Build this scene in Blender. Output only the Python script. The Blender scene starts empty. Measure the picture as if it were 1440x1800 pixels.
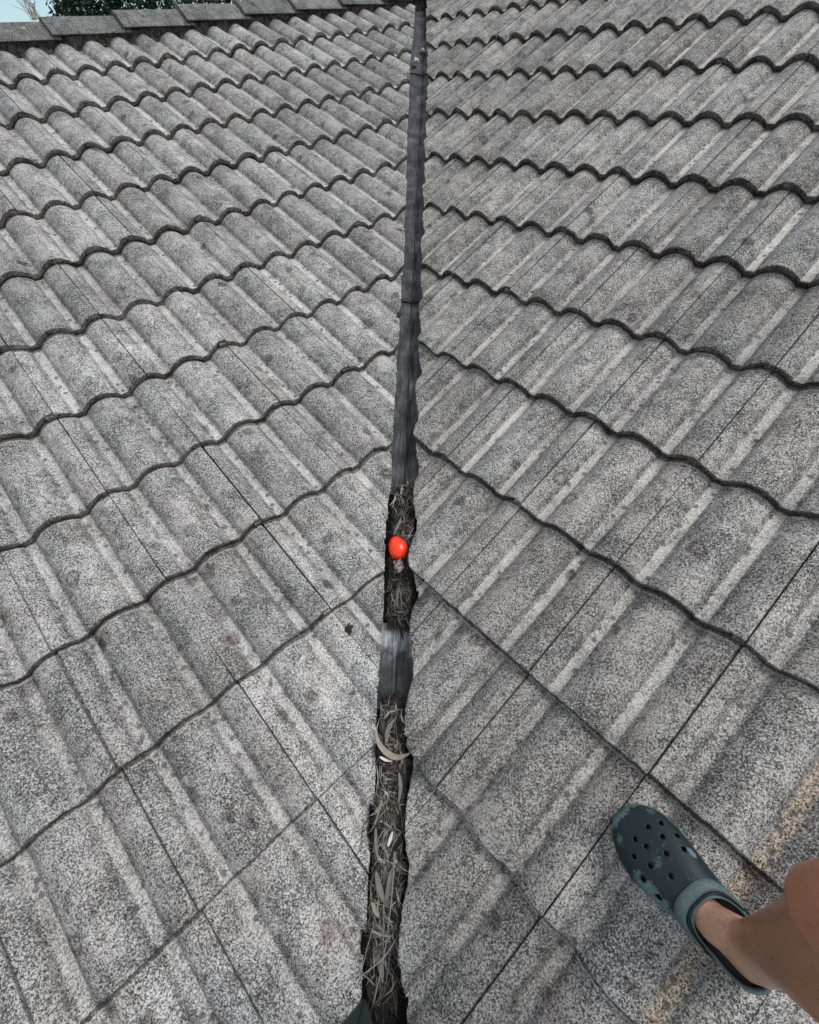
import bpy, bmesh, math, random
from mathutils import Vector, Matrix, noise

# ------------------------------------------------------------------ camera, sky, sun, exposure
scene = bpy.context.scene
COL = scene.collection
R = math.radians
S2 = math.sqrt(.5)
PITCH = R(21.075)
CP, SP = math.cos(PITCH), math.sin(PITCH)

cam = bpy.data.objects.new('camera', bpy.data.cameras.new('camera'))
COL.objects.link(cam)
yaw, pit, rol = -.1600, .8146, -.1387
fwd = Vector((math.sin(yaw) * math.cos(pit), math.cos(yaw) * math.cos(pit), -math.sin(pit)))
rgt = Vector((math.cos(yaw), -math.sin(yaw), 0))
upv = rgt.cross(fwd)
r2 = rgt * math.cos(rol) + upv * math.sin(rol)
u2 = upv * math.cos(rol) - rgt * math.sin(rol)
cam.matrix_world = Matrix(((r2.x, u2.x, -fwd.x, .2225), (r2.y, u2.y, -fwd.y, -.8315), (r2.z, u2.z, -fwd.z, 1.0880), (0, 0, 0, 1)))
cam.data.sensor_fit = 'HORIZONTAL'
cam.data.sensor_width = 36
cam.data.lens = 798.5 / 1440 * 36
cam.data.clip_start = .02
cam.data.clip_end = 1000
scene.camera = cam

SUN_EL, SUN_AZ = R(56), R(80)          # azimuth clockwise from +Y
world = bpy.data.worlds.new('World')
scene.world = world
world.use_nodes = True
wn, wl = world.node_tree.nodes, world.node_tree.links
wn.clear()
w_out = wn.new('ShaderNodeOutputWorld')
w_bg = wn.new('ShaderNodeBackground')
w_sky = wn.new('ShaderNodeTexSky')
w_sky.sky_type = 'NISHITA'
w_sky.sun_disc = False
w_sky.sun_elevation = SUN_EL
w_sky.sun_rotation = SUN_AZ
w_sky.air_density = 1.0
w_sky.ozone_density = 1.5
w_sky.dust_density = .4
w_tc = wn.new('ShaderNodeTexCoord')
w_nz = wn.new('ShaderNodeTexNoise')
w_nz.inputs['Scale'].default_value = 2.2
w_nz.inputs['Detail'].default_value = 7
w_rp = wn.new('ShaderNodeMapRange')
w_rp.inputs['From Min'].default_value = .40
w_rp.inputs['From Max'].default_value = .62
w_rp.inputs['To Min'].default_value = .18
w_rp.inputs['To Max'].default_value = 1.0
w_mx = wn.new('ShaderNodeMix')
w_mx.data_type = 'RGBA'
w_mx.inputs['B'].default_value = (7.7, 7.5, 7.2, 1)
w_mp = wn.new('ShaderNodeMapping')
w_mp.inputs['Location'].default_value = (.3, .1, .0)
wl.new(w_tc.outputs['Generated'], w_mp.inputs['Vector'])
wl.new(w_mp.outputs['Vector'], w_nz.inputs['Vector'])
wl.new(w_nz.outputs['Fac'], w_rp.inputs['Value'])
wl.new(w_rp.outputs['Result'], w_mx.inputs['Factor'])
w_tn = wn.new('ShaderNodeMix')
w_tn.data_type = 'RGBA'
w_tn.blend_type = 'MULTIPLY'
w_tn.inputs['Factor'].default_value = 1
w_tn.inputs['B'].default_value = (.62, .83, .98, 1)
wl.new(w_sky.outputs['Color'], w_tn.inputs['A'])
wl.new(w_tn.outputs['Result'], w_mx.inputs['A'])
wl.new(w_mx.outputs['Result'], w_bg.inputs['Color'])
w_bg.inputs['Strength'].default_value = .10
wl.new(w_bg.outputs['Background'], w_out.inputs['Surface'])

sun = bpy.data.objects.new('sun', bpy.data.lights.new('sun', 'SUN'))
COL.objects.link(sun)
sun.data.energy = 1.85
sun.data.angle = R(28)
sun.data.color = (1, .97, .93)
sd = Vector((math.sin(SUN_AZ) * math.cos(SUN_EL), math.cos(SUN_AZ) * math.cos(SUN_EL), math.sin(SUN_EL)))
sun.rotation_euler = sd.to_track_quat('Z', 'Y').to_euler()

scene.view_settings.view_transform = 'Standard'
scene.view_settings.look = 'None'
scene.view_settings.exposure = 0.45
scene.view_settings.gamma = 1
scene.view_settings.use_curve_mapping = False

rnd = random.Random(7)

# ------------------------------------------------------------------ node helpers
class NT:
    def __init__(self, name):
        self.m = bpy.data.materials.new(name)
        self.m.use_nodes = True
        self.n, self.l = self.m.node_tree.nodes, self.m.node_tree.links
        self.n.clear()
        self.out = self.n.new('ShaderNodeOutputMaterial')
        self.b = self.n.new('ShaderNodeBsdfPrincipled')
        self.l.new(self.b.outputs[0], self.out.inputs['Surface'])
        self.b.inputs['Specular IOR Level'].default_value = .3
    def put(self, sock, v):
        if isinstance(v, bpy.types.NodeSocket): self.l.new(v, sock)
        elif isinstance(v, (tuple, list)):
            sock.default_value = tuple(v) + (1,) if len(v) == 3 and sock.type == 'RGBA' else v
        else: sock.default_value = v
    def node(self, t, props=None, **ins):
        nd = self.n.new(t)
        for k, v in (props or {}).items(): setattr(nd, k, v)
        for k, v in ins.items():
            self.put(nd.inputs[k.replace('_', ' ')], v)
        return nd
    def math(self, op, a, b=0.0, c=None, clamp=False):
        nd = self.n.new('ShaderNodeMath'); nd.operation = op; nd.use_clamp = clamp
        self.put(nd.inputs[0], a); self.put(nd.inputs[1], b)
        if c is not None: self.put(nd.inputs[2], c)
        return nd.outputs[0]
    def mix(self, f, a, b, blend='MIX'):
        nd = self.n.new('ShaderNodeMix'); nd.data_type = 'RGBA'; nd.blend_type = blend
        nd.clamp_factor = True
        self.put(nd.inputs['Factor'], f)
        self.put(nd.inputs['A'], a); self.put(nd.inputs['B'], b)
        return nd.outputs['Result']
    def noise(self, vec, scale, detail=2, rough=.5, out='Fac', dist=0.0):
        nd = self.node('ShaderNodeTexNoise', None, Vector=vec, Scale=scale, Detail=detail, Roughness=rough, Distortion=dist)
        return nd.outputs[out]
    def voro(self, vec, scale, out='Distance', rand=1.0):
        nd = self.node('ShaderNodeTexVoronoi', None, Vector=vec, Scale=scale, Randomness=rand)
        return nd.outputs[out]
    def rng(self, v, a, b, c=0.0, d=1.0, smooth=False):
        nd = self.n.new('ShaderNodeMapRange')
        if smooth: nd.interpolation_type = 'SMOOTHSTEP'
        for i, x in zip(('Value', 'From Min', 'From Max', 'To Min', 'To Max'), (v, a, b, c, d)):
            self.put(nd.inputs[i], x)
        return nd.outputs['Result']
    def ramp(self, f, stops):
        nd = self.n.new('ShaderNodeValToRGB')
        e = nd.color_ramp.elements
        while len(e) < len(stops): e.new(.5)
        for el, (p, c) in zip(e, stops):
            el.position = p
            el.color = (c, c, c, 1) if isinstance(c, (int, float)) else tuple(c) + (1,)
        self.put(nd.inputs[0], f)
        return nd.outputs[0]
    def bump(self, h, strength=.3, dist=.002):
        nd = self.node('ShaderNodeBump', None, Height=h, Strength=strength, Distance=dist)
        self.l.new(nd.outputs[0], self.b.inputs['Normal'])

def simple(name, col, rough=.7, var=.25, scale=30, bump=.2, spec=.3):
    t = NT(name)
    P = t.node('ShaderNodeTexCoord').outputs['Object']
    n = t.noise(P, scale, 5, .6)
    k = t.rng(n, .3, .7, 1 - var, 1 + var)
    t.put(t.b.inputs['Base Color'], t.mix(1, tuple(col), k, 'MULTIPLY'))
    t.b.inputs['Roughness'].default_value = rough
    t.b.inputs['Specular IOR Level'].default_value = spec
    if bump: t.bump(n, bump, .004)
    return t.m

# ------------------------------------------------------------------ materials
def tile_top(name, base, tint, strip_col, strip_amt, flat=False, tan=False):
    t = NT(name)
    tc = t.node('ShaderNodeTexCoord')
    O = tc.outputs['Object'] if flat else t.node('ShaderNodeAttribute', {'attribute_name': 'tile_co'}).outputs['Vector']
    oi = t.math('FRACT', t.math('ADD', t.node('ShaderNodeObjectInfo').outputs['Random'], t.node('ShaderNodeAttribute', {'attribute_name': 'tile_random'}).outputs['Fac']))
    G = t.node('ShaderNodeNewGeometry').outputs['Position']
    sep = t.node('ShaderNodeSeparateXYZ', None, Vector=O)
    u, v = sep.outputs[0], sep.outputs[1]
    # salt-and-pepper aggregate, about five millimetres a grain
    g1 = t.noise(G, 255, 1.5, .6, dist=.8)
    g2 = t.noise(G, 520, 1.0, .6)
    grain = t.math('ADD', t.math('MULTIPLY', g1, .66), t.math('MULTIPLY', g2, .34))
    blot = t.noise(G, 9, 4, .6)
    mid = t.noise(G, 34, 3, .6, dist=.5)
    bias = t.math('ADD', t.math('MULTIPLY', t.math('SUBTRACT', blot, .5), .24), t.math('MULTIPLY', t.math('SUBTRACT', mid, .5), .14))
    gg = t.math('ADD', grain, bias)
    dk = tuple(c * .21 for c in base)
    md = tuple(c * .86 for c in base)
    lt = tuple(min(.8, c * 2.2) for c in base)
    col = t.ramp(gg, [(.40, dk), (.49, md), (.575, lt)])
    # tint patches: purple grey against greenish grey
    tn = t.noise(G, 4.5, 3, .6)
    col = t.mix(t.rng(tn, .44, .7), col, t.mix(1, col, tint, 'MULTIPLY'))
    # per tile tone
    col = t.mix(1, col, t.rng(oi, 0, 1, .80, 1.16), 'MULTIPLY')
    # brown algae stain in broad drifts, and soft dark run-off streaks down the tile
    bs = t.noise(G, 6.5, 5, .68, dist=.6)
    col = t.mix(t.rng(bs, .50, .70, 0, .55), col, t.mix(1, col, (.78, .715, .665), 'MULTIPLY'))
    smp = t.node('ShaderNodeMapping', None, Vector=O)
    smp.inputs['Scale'].default_value = (55, 5, 5)
    t.put(smp.inputs['Location'], t.node('ShaderNodeCombineXYZ', None, X=t.math('MULTIPLY', oi, 91.0), Y=t.math('MULTIPLY', oi, 37.0)).outputs[0])
    stk = t.noise(smp.outputs[0], 1, 3, .6)
    col = t.mix(t.rng(stk, .50, .68, 0, .45), col, t.mix(1, col, (.52, .50, .50), 'MULTIPLY'))
    if not flat:
        # pale washed strip in each pan, broken by dark lichen dots
        d1 = t.math('ABSOLUTE', t.math('SUBTRACT', u, .0630))
        d2 = t.math('ABSOLUTE', t.math('SUBTRACT', u, .2130))
        dd = t.math('MINIMUM', d1, d2)
        wob = t.math('MULTIPLY', t.math('SUBTRACT', t.noise(G, 60, 3, .6), .5), .006)
        m = t.rng(t.math('ADD', dd, wob), .0105, .0130, 1, 0)
        fade = t.noise(G, 2.6, 3, .6)
        r3 = t.math('FRACT', t.math('MULTIPLY', oi, 17.3))
        gy = t.rng(t.node('ShaderNodeSeparateXYZ', None, Vector=G).outputs[1], -1.0, .1, .45, 1.0)
        amt = t.math('MULTIPLY', t.math('MULTIPLY', gy, t.rng(fade, .37, .53, .15, 1.0)), t.rng(r3, 0, 1, strip_amt * .42, strip_amt))
        amt = t.math('MULTIPLY', amt, t.rng(t.noise(G, 19, 4, .7), .36, .54, .35, 1.0))
        sg = t.ramp(t.math('ADD', grain, t.math('MULTIPLY', bias, .5)), [(.33, tuple(c * .45 for c in strip_col)), (.50, strip_col), (.64, tuple(min(.8, c * 1.45) for c in strip_col))])
        col = t.mix(t.math('MULTIPLY', m, amt), col, sg)
        if tan:
            col = t.mix(t.math('MULTIPLY', t.rng(t.math('ADD', d2, wob), .0125, .0150, .9, 0), t.rng(fade, .3, .5, .6, 1)), col, t.ramp(grain, [(.41, (.045, .038, .030)), (.5, (.27, .215, .163)), (.59, (.55, .47, .385))]))
        vs = t.node('ShaderNodeTexVoronoi', None, Vector=G, Scale=42.0)
        sel = t.math('GREATER_THAN', t.node('ShaderNodeSeparateColor', None, Color=vs.outputs['Color']).outputs[0], .52)
        dot = t.math('MULTIPLY', t.rng(vs.outputs['Distance'], .22, .36, 1, 0), sel)
        dotm = t.math('MULTIPLY', dot, t.rng(dd, .015, .030, .72, .12))
        col = t.mix(dotm, col, (.06, .058, .058))
        # a grimy line where the foot of a roll meets the pan
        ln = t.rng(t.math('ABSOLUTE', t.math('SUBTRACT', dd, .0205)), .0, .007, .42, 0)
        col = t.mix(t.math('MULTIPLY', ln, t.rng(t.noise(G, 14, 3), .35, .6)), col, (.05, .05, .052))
        # pale line where the tile comes out from under the next nose
        wv = t.math('ADD', v, t.math('MULTIPLY', t.math('SUBTRACT', t.noise(G, 90, 3, .6), .5), .004))
        lip = t.rng(t.math('ABSOLUTE', t.math('SUBTRACT', wv, .3370)), .0006, .0022, .6, 0)
        col = t.mix(lip, col, t.ramp(grain, [(.36, (.22, .21, .195)), (.56, (.58, .56, .52))]))
        # shade of the lap gap, painted dark into the tile colour
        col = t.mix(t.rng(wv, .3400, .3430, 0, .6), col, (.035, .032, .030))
        # shaded gap between courses, painted as a dark line on the nose edge
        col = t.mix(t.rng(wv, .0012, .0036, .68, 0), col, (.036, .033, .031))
    # lichen rosettes, some dark, a few pale
    vr = t.node('ShaderNodeTexVoronoi', None, Vector=G, Scale=13.0)
    rc = t.node('ShaderNodeSeparateColor', None, Color=vr.outputs['Color'])
    edge = t.math('ADD', vr.outputs['Distance'], t.math('MULTIPLY', t.math('SUBTRACT', mid, .5), .25))
    ros = t.math('MULTIPLY', t.rng(edge, t.rng(rc.outputs[2], 0, 1, .05, .20), t.rng(rc.outputs[2], 0, 1, .16, .32), 1, 0), t.math('GREATER_THAN', rc.outputs[0], .55))
    col = t.mix(t.math('MULTIPLY', ros, t.rng(rc.outputs[2], 0, 1, .3, .9)), col, t.mix(1, col, (.42, .36, .36), 'MULTIPLY'))
    v9 = t.node('ShaderNodeTexVoronoi', None, Vector=G, Scale=7.5)
    c9 = t.node('ShaderNodeSeparateColor', None, Color=v9.outputs['Color'])
    e9 = t.math('ADD', v9.outputs['Distance'], t.math('MULTIPLY', t.math('SUBTRACT', mid, .5), .16))
    ring = t.rng(t.math('ABSOLUTE', t.math('SUBTRACT', e9, .13)), .0, .05, 1, .25)
    ring = t.math('MULTIPLY', ring, t.math('MULTIPLY', t.math('LESS_THAN', e9, .19), t.math('GREATER_THAN', c9.outputs[0], .62)))
    col = t.mix(t.math('MULTIPLY', ring, .8), col, t.mix(1, col, (.40, .35, .36), 'MULTIPLY'))
    pal = t.math('MULTIPLY', t.rng(edge, .10, .24, 1, 0), t.math('LESS_THAN', rc.outputs[1], .10))
    col = t.mix(t.math('MULTIPLY', pal, .5), col, t.ramp(grain, [(.38, (.2, .19, .17)), (.56, (.62, .59, .53))]))
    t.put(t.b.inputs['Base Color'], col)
    t.b.inputs['Roughness'].default_value = .92
    t.b.inputs['Specular IOR Level'].default_value = .15
    t.bump(t.math('ADD', gg, t.math('MULTIPLY', mid, .4)), .55, .0022)
    return t.m

M = {}
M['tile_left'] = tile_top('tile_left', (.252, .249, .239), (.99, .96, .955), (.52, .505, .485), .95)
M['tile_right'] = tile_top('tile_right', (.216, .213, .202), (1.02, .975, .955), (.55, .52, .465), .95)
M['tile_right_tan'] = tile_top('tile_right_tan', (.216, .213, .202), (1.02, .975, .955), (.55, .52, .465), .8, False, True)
M['cap_top'] = tile_top('cap_top', (.135, .138, .132), (.97, .97, .95), (.3, .3, .3), 0, True)

def rough_dark(name, c0, c1, scale=160):
    t = NT(name)
    G = t.node('ShaderNodeNewGeometry').outputs['Position']
    n = t.math('ADD', t.math('MULTIPLY', t.noise(G, scale, 2, .65), .62), t.math('MULTIPLY', t.noise(G, 25, 3, .6), .38))
    md = tuple(a + (b - a) * .38 for a, b in zip(c0, c1))
    t.put(t.b.inputs['Base Color'], t.ramp(n, [(.40, c0), (.50, md), (.60, c1)]))
    t.b.inputs['Roughness'].default_value = 1
    t.b.inputs['Specular IOR Level'].default_value = .05
    t.bump(n, .9, .005)
    return t.m
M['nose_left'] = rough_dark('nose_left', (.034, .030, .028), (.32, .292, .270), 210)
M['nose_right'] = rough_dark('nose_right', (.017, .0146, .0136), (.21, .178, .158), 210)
M['mortar'] = rough_dark('mortar', (.025, .022, .02), (.12, .105, .095), 60)
M['mortar_pale'] = rough_dark('mortar_pale', (.25, .24, .23), (.6, .58, .55), 60)
M['board'] = simple('board', (.05, .045, .04))

def flashing_mat():
    t = NT('flashing')
    G = t.node('ShaderNodeNewGeometry').outputs['Position']
    mp = t.node('ShaderNodeMapping', None, Vector=G)
    mp.inputs['Scale'].default_value = (14, 1.2, 1.2)
    st = t.noise(mp.outputs[0], 9, 5, .7)
    n = t.noise(G, 14, 5, .65)
    f = t.noise(G, 160, 3, .7)
    k = t.math('ADD', t.math('ADD', t.math('MULTIPLY', st, .45), t.math('MULTIPLY', n, .4)), t.math('MULTIPLY', f, .15))
    col = t.ramp(k, [(.36, (.011, .012, .014)), (.48, (.034, .037, .042)), (.66, (.14, .147, .158))])
    # chalky bleached patch by the second heap of leaves
    sp = t.node('ShaderNodeSeparateXYZ', None, Vector=G)
    pm = t.rng(t.math('ABSOLUTE', t.math('ADD', sp.outputs[1], t.math('ADD', .19, t.math('MULTIPLY', t.math('SUBTRACT', n, .5), .16)))), .02, .06, .8, 0)
    col = t.mix(t.math('MULTIPLY', pm, t.rng(st, .35, .6)), col, (.42, .46, .49))
    t.put(t.b.inputs['Base Color'], col)
    t.b.inputs['Roughness'].default_value = .62
    t.b.inputs['Metallic'].default_value = .15
    t.bump(k, .35, .002)
    return t.m
M['flashing'] = flashing_mat()

def leaf_mat():
    t = NT('dead_leaf')
    a = t.node('ShaderNodeAttribute', {'attribute_name': 'tone'}).outputs['Fac']
    G = t.node('ShaderNodeNewGeometry').outputs['Position']
    n = t.noise(G, 120, 3, .6)
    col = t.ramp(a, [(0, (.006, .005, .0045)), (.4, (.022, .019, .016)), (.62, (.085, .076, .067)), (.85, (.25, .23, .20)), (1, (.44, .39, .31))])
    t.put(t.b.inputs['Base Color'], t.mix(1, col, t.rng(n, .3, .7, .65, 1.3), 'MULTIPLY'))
    t.b.inputs['Roughness'].default_value = .75
    return t.m
M['leaf'] = leaf_mat()
M['humus'] = simple('humus', (.007, .006, .0055), .95, .5, 90, .8, .1)
M['tan_leaf'] = simple('tan_leaf', (.26, .225, .18), .6, .25, 70, .2)
M['grey_leaf'] = simple('grey_leaf', (.165, .148, .128), .7, .3, 80, .2)
M['pale_leaf'] = simple('pale_leaf', (.62, .60, .55), .6, .15, 60, .1)
M['twig'] = simple('twig', (.21, .20, .185), .85, .35, 140, .3)
M['dark_twig'] = simple('dark_twig', (.03, .026, .022), .9, .35, 140, .3)
M['straw'] = simple('straw', (.27, .235, .165), .8, .3, 60, .1)
M['grass'] = simple('grass', (.06, .09, .035), .9, .4, .6, 0)
M['bark'] = simple('bark', (.10, .08, .06), .9, .35, 12, .6)
M['foliage_dark'] = simple('foliage_dark', (.030, .050, .026), .6, .5, 2.0, 0)
M['foliage_green'] = simple('foliage_green', (.045, .075, .032), .6, .5, 2.0, 0)

def orange_mat():
    t = NT('orange_plastic')
    P = t.node('ShaderNodeTexCoord').outputs['Object']
    n = t.noise(P, 60, 4, .6)
    t.put(t.b.inputs['Base Color'], t.mix(t.rng(n, .52, .8, 0, .5), (.95, .050, .012), (.58, .030, .012)))
    t.b.inputs['Roughness'].default_value = .30
    t.b.inputs['Specular IOR Level'].default_value = .5
    t.b.inputs['Subsurface Weight'].default_value = .05
    return t.m
M['orange'] = orange_mat()
M['seam'] = simple('seam', (.55, .022, .008), .5, .1, 50, 0)
def lump_mat():
    t = NT('bark_lump')
    G = t.node('ShaderNodeNewGeometry').outputs['Position']
    n = t.noise(G, 75, 3, .6, dist=.8)
    t.put(t.b.inputs['Base Color'], t.ramp(n, [(.36, (.05, .035, .03)), (.5, (.22, .165, .155)), (.62, (.52, .44, .40))]))
    t.b.inputs['Roughness'].default_value = .8
    t.bump(n, .6, .004)
    return t.m
M['lump'] = lump_mat()

def clog_mat(name, base, worn, lo, hi):
    t = NT(name)
    P = t.node('ShaderNodeTexCoord').outputs['Object']
    a = t.node('ShaderNodeAttribute', {'attribute_name': 'wear'}).outputs['Fac']
    n = t.noise(P, 70, 7, .78, dist=1.2)
    n2 = t.noise(P, 300, 3, .6)
    k = t.math('ADD', a, t.math('MULTIPLY', t.math('SUBTRACT', n, .5), 1.6))
    w = t.rng(k, lo, hi)
    bc = t.mix(1, tuple(base), t.rng(n2, .3, .7, .72, 1.28), 'MULTIPLY')
    wc = t.mix(t.rng(n2, .35, .65), tuple(worn), tuple(c * .55 for c in worn))
    t.put(t.b.inputs['Base Color'], t.mix(w, bc, wc))
    t.b.inputs['Roughness'].default_value = .55
    t.bump(t.math('ADD', n2, w), .25, .001)
    return t.m
M['clog_dark'] = clog_mat('clog_dark', (.010, .0185, .0215), (.12, .205, .212), .56, .80)
M['clog_teal'] = clog_mat('clog_teal', (.078, .115, .117), (.02, .032, .036), .70, .95)
M['clog_black'] = simple('clog_black', (.010, .012, .014), .5, .3, 80, .1)

def skin_mat():
    t = NT('skin')
    G = t.node('ShaderNodeNewGeometry').outputs['Position']
    n = t.noise(G, 22, 4, .6)
    sp = t.node('ShaderNodeSeparateXYZ', None, Vector=G)
    # tanned shin, paler instep below the trouser and sock line
    tan = t.rng(t.math('ADD', sp.outputs[2], t.math('MULTIPLY', t.math('SUBTRACT', n, .5), .05)), .045, .16)
    c = t.mix(tan, (.50, .30, .205), (.31, .135, .066))
    kn = t.rng(sp.outputs[2], .33, .43)
    c = t.mix(t.math('MULTIPLY', kn, .8), c, (.38, .150, .080))
    c = t.mix(t.rng(n, .45, .75, 0, .5), c, t.mix(1, c, (.80, .62, .54), 'MULTIPLY'))
    n3 = t.noise(G, 70, 4, .7)
    c = t.mix(t.rng(n3, .52, .7, 0, .4), c, t.mix(1, c, (.62, .50, .45), 'MULTIPLY'))
    n4 = t.noise(G, 420, 2, .6)
    c = t.mix(1, c, t.rng(n4, .3, .7, .82, 1.16), 'MULTIPLY')
    # stubbly hairs and pores
    vo = t.node('ShaderNodeTexVoronoi', None, Vector=G, Scale=210.0)
    hs = t.math('GREATER_THAN', t.node('ShaderNodeSeparateColor', None, Color=vo.outputs['Color']).outputs[0], .62)
    hair = t.math('MULTIPLY', t.math('MULTIPLY', t.rng(vo.outputs['Distance'], .16, .30, 1, 0), hs), t.rng(t.noise(G, 17, 2), .45, .62))
    c = t.mix(t.math('MULTIPLY', t.math('MULTIPLY', hair, .75), t.rng(sp.outputs[2], .03, .08)), c, (.03, .018, .012))
    t.put(t.b.inputs['Base Color'], c)
    t.b.inputs['Roughness'].default_value = .34
    t.b.inputs['Specular IOR Level'].default_value = .5
    t.b.inputs['Subsurface Weight'].default_value = .12
    t.b.inputs['Subsurface Radius'].default_value = (.01, .004, .002)
    t.b.inputs['Subsurface Scale'].default_value = .5
    t.bump(t.math('ADD', t.noise(G, 260, 3, .6), t.math('MULTIPLY', n, 2)), .25, .0015)
    return t.m
M['skin'] = skin_mat()
M['shorts'] = simple('shorts', (.03, .035, .05), .9, .3, 200, .3)
M['nozzle'] = simple('nozzle', (.010, .018, .020), .42, .2, 14, .05, .5)
M['nozzle_dark'] = simple('nozzle_dark', (.008, .011, .012), .5, .2, 14, .05)

# ------------------------------------------------------------------ object helpers
def link(name, me, parent=None, mats=None):
    o = bpy.data.objects.new(name, me)
    COL.objects.link(o)
    if mats:
        for m in (mats if isinstance(mats, (list, tuple)) else [mats]): me.materials.append(m)
    if parent: o.parent = parent
    return o

def empty(name, loc, label, cat, group=None):
    o = bpy.data.objects.new(name, None)
    COL.objects.link(o)
    o.location = loc
    o.empty_display_size = .05
    return tag(o, label, cat, group)

def tag(o, label=None, cat=None, group=None, kind=None):
    if label: o['label'] = label
    if cat: o['category'] = cat
    if group: o['group'] = group
    if kind: o['kind'] = kind
    return o

def mesh(name, verts, faces, smooth=False):
    me = bpy.data.meshes.new(name)
    me.from_pydata([tuple(v) for v in verts], [], faces)
    me.update()
    if smooth:
        for p in me.polygons: p.use_smooth = True
    return me

def frame_matrix(org, ex, ey, ez):
    return Matrix(((ex.x, ey.x, ez.x, org.x), (ex.y, ey.y, ez.y, org.y), (ex.z, ey.z, ez.z, org.z), (0, 0, 0, 1)))

def tube(pts, radii, seg=8, cap=True):
    """verts, faces of a tube along pts"""
    V, Fc = [], []
    prev = None
    n = len(pts)
    for i, p in enumerate(pts):
        d = (pts[min(i + 1, n - 1)] - pts[max(i - 1, 0)]).normalized()
        if prev is None:
            a = d.cross(Vector((0, 0, 1)))
            if a.length < 1e-3: a = d.cross(Vector((1, 0, 0)))
            a.normalize()
        else:
            a = (prev - d * prev.dot(d)).normalized()
        prev = a
        b = d.cross(a)
        for k in range(seg):
            t = 2 * math.pi * k / seg
            V.append(p + (a * math.cos(t) + b * math.sin(t)) * radii[i])
    for i in range(n - 1):
        for k in range(seg):
            Fc.append((i * seg + k, i * seg + (k + 1) % seg, (i + 1) * seg + (k + 1) % seg, (i + 1) * seg + k))
    if cap:
        Fc.append(tuple(range(seg))[::-1])
        Fc.append(tuple((n - 1) * seg + k for k in range(seg)))
    return V, Fc

# ------------------------------------------------------------------ ground far below
GZ = -4.2
N = 24
gv = [(-300 + 600 * i / N, -300 + 600 * j / N, GZ + .25 * noise.noise(Vector((i * .7, j * .7, 0)))) for j in range(N + 1) for i in range(N + 1)]
gf = [(j * (N + 1) + i, j * (N + 1) + i + 1, (j + 1) * (N + 1) + i + 1, (j + 1) * (N + 1) + i) for j in range(N) for i in range(N)]
tag(link('ground', mesh('ground', gv, gf, True), None, M['grass']), kind='structure')

# ------------------------------------------------------------------ the roof
W, GL, GR, TL = .300, .346, .3457, .415
LU0, LV0, RU0, RV0 = -.8257, -.3696, -.3794, -.3280
AX = {'L': (Vector((S2, S2, 0)), Vector((-S2 * CP, S2 * CP, SP)), Vector((S2 * SP, -S2 * SP, CP))),
      'R': (Vector((S2, -S2, 0)), Vector((S2 * CP, S2 * CP, SP)), Vector((-S2 * SP, -S2 * SP, CP)))}
EDGE_L = [(4.9, -.03), (3.855, -.025), (3.394, -.0346), (2.856, -.0247), (2.401, -.0195), (1.965, -.0077), (1.636, -.0044), (1.469, .0017), (1.311, -.0001), (1.164, -.0017), (1.028, -.0009), (.9, -.0024), (.78, -.0016), (.615, -.0006), (.512, -.0039), (.37, .001), (.26, .0026), (.196, -.0033), (.146, .0011), (.115, -.0097), (-.032, -.0015), (-.117, 0), (-.181, .0021), (-.212, .0008), (-.258, .0019), (-.316, -.0022), (-.372, -.0031), (-.412, -.0006), (-.501, .0023), (-.595, .0071), (-.672, .0056), (-.744, .0018), (-.783, .0021), (-.848, .0057), (-.892, .0031), (-.926, .0012), (-.975, .0028), (-2, .002)]
EDGE_R = [(4.9, .05), (4.0, .0545), (3.416, .0716), (3.008, .0777), (2.59, .0773), (2.289, .0727), (1.967, .0697), (1.589, .0744), (1.385, .0734), (1.128, .0717), (.961, .0733), (.839, .0717), (.723, .0747), (.646, .0615), (.59, .0695), (.465, .071), (.349, .0724), (.241, .0717), (.2, .0711), (.119, .0791), (.044, .0759), (-.016, .0637), (-.061, .0758), (-.128, .0796), (-.175, .0728), (-.252, .0787), (-.309, .0775), (-.364, .0779), (-.417, .0722), (-.48, .0717), (-.534, .0825), (-.597, .0806), (-.661, .079), (-.702, .078), (-.732, .0818), (-.78, .0786), (-.844, .0763), (-.887, .0734), (-.928, .0801), (-.966, .0877), (-2, .08)]

def edge_x(side, y):
    E = EDGE_L if side == 'L' else EDGE_R
    for (y1, x1), (y0, x0) in zip(E, E[1:]):
        if y <= y1 and y >= y0:
            t = (y - y0) / (y1 - y0)
            x = x0 + (x1 - x0) * t
            break
    else:
        x = E[0][1] if y > E[0][0] else E[-1][1]
    if side == 'R' and -.9 < y < 2.4: x = .0750 + (x - .0750) * .55
    k = noise.noise(Vector((y * 95, 3.1 if side == 'L' else 9.7, 0))) * .0026 + noise.noise(Vector((y * 260, 5.1 if side == 'L' else 1.7, 0))) * .0019
    q = noise.noise(Vector((y * 31, 2.2 if side == 'L' else 6.6, 0)))
    if q > .38: k += (-.005 if side == 'L' else .005) * min(1, (q - .38) * 9)
    return x + k

H, HW = .036, .0615
def prof(u):
    h = -H
    for c in (-.012, .138, .288):
        a = abs(u - c)
        if a < HW: h = max(h, -H + H * math.cos(math.pi / 2 * a / HW) ** .74)
    if 0 <= u < .05: h -= .0022 * (1 - u / .05)
    return h

THK, LIFT = .0215, .0235
def top_h(u, v, seed=0.0):
    return prof(u) + .004 - LIFT * (v / GL) + .0009 * noise.noise(Vector((u * 22, v * 14, seed)))

BASE_US = sorted(set([.0012, .006, .014, .022, .03, .038, .044, .048, .0505, .062, .0755, .078, .082, .088, .1, .11, .12, .13, .138, .146, .156, .166, .176, .184, .190, .195, .1985, .2005, .2125, .2255, .228, .232, .24, .25, .26, .27, .28, .288, .2945, .2985]))

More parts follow.
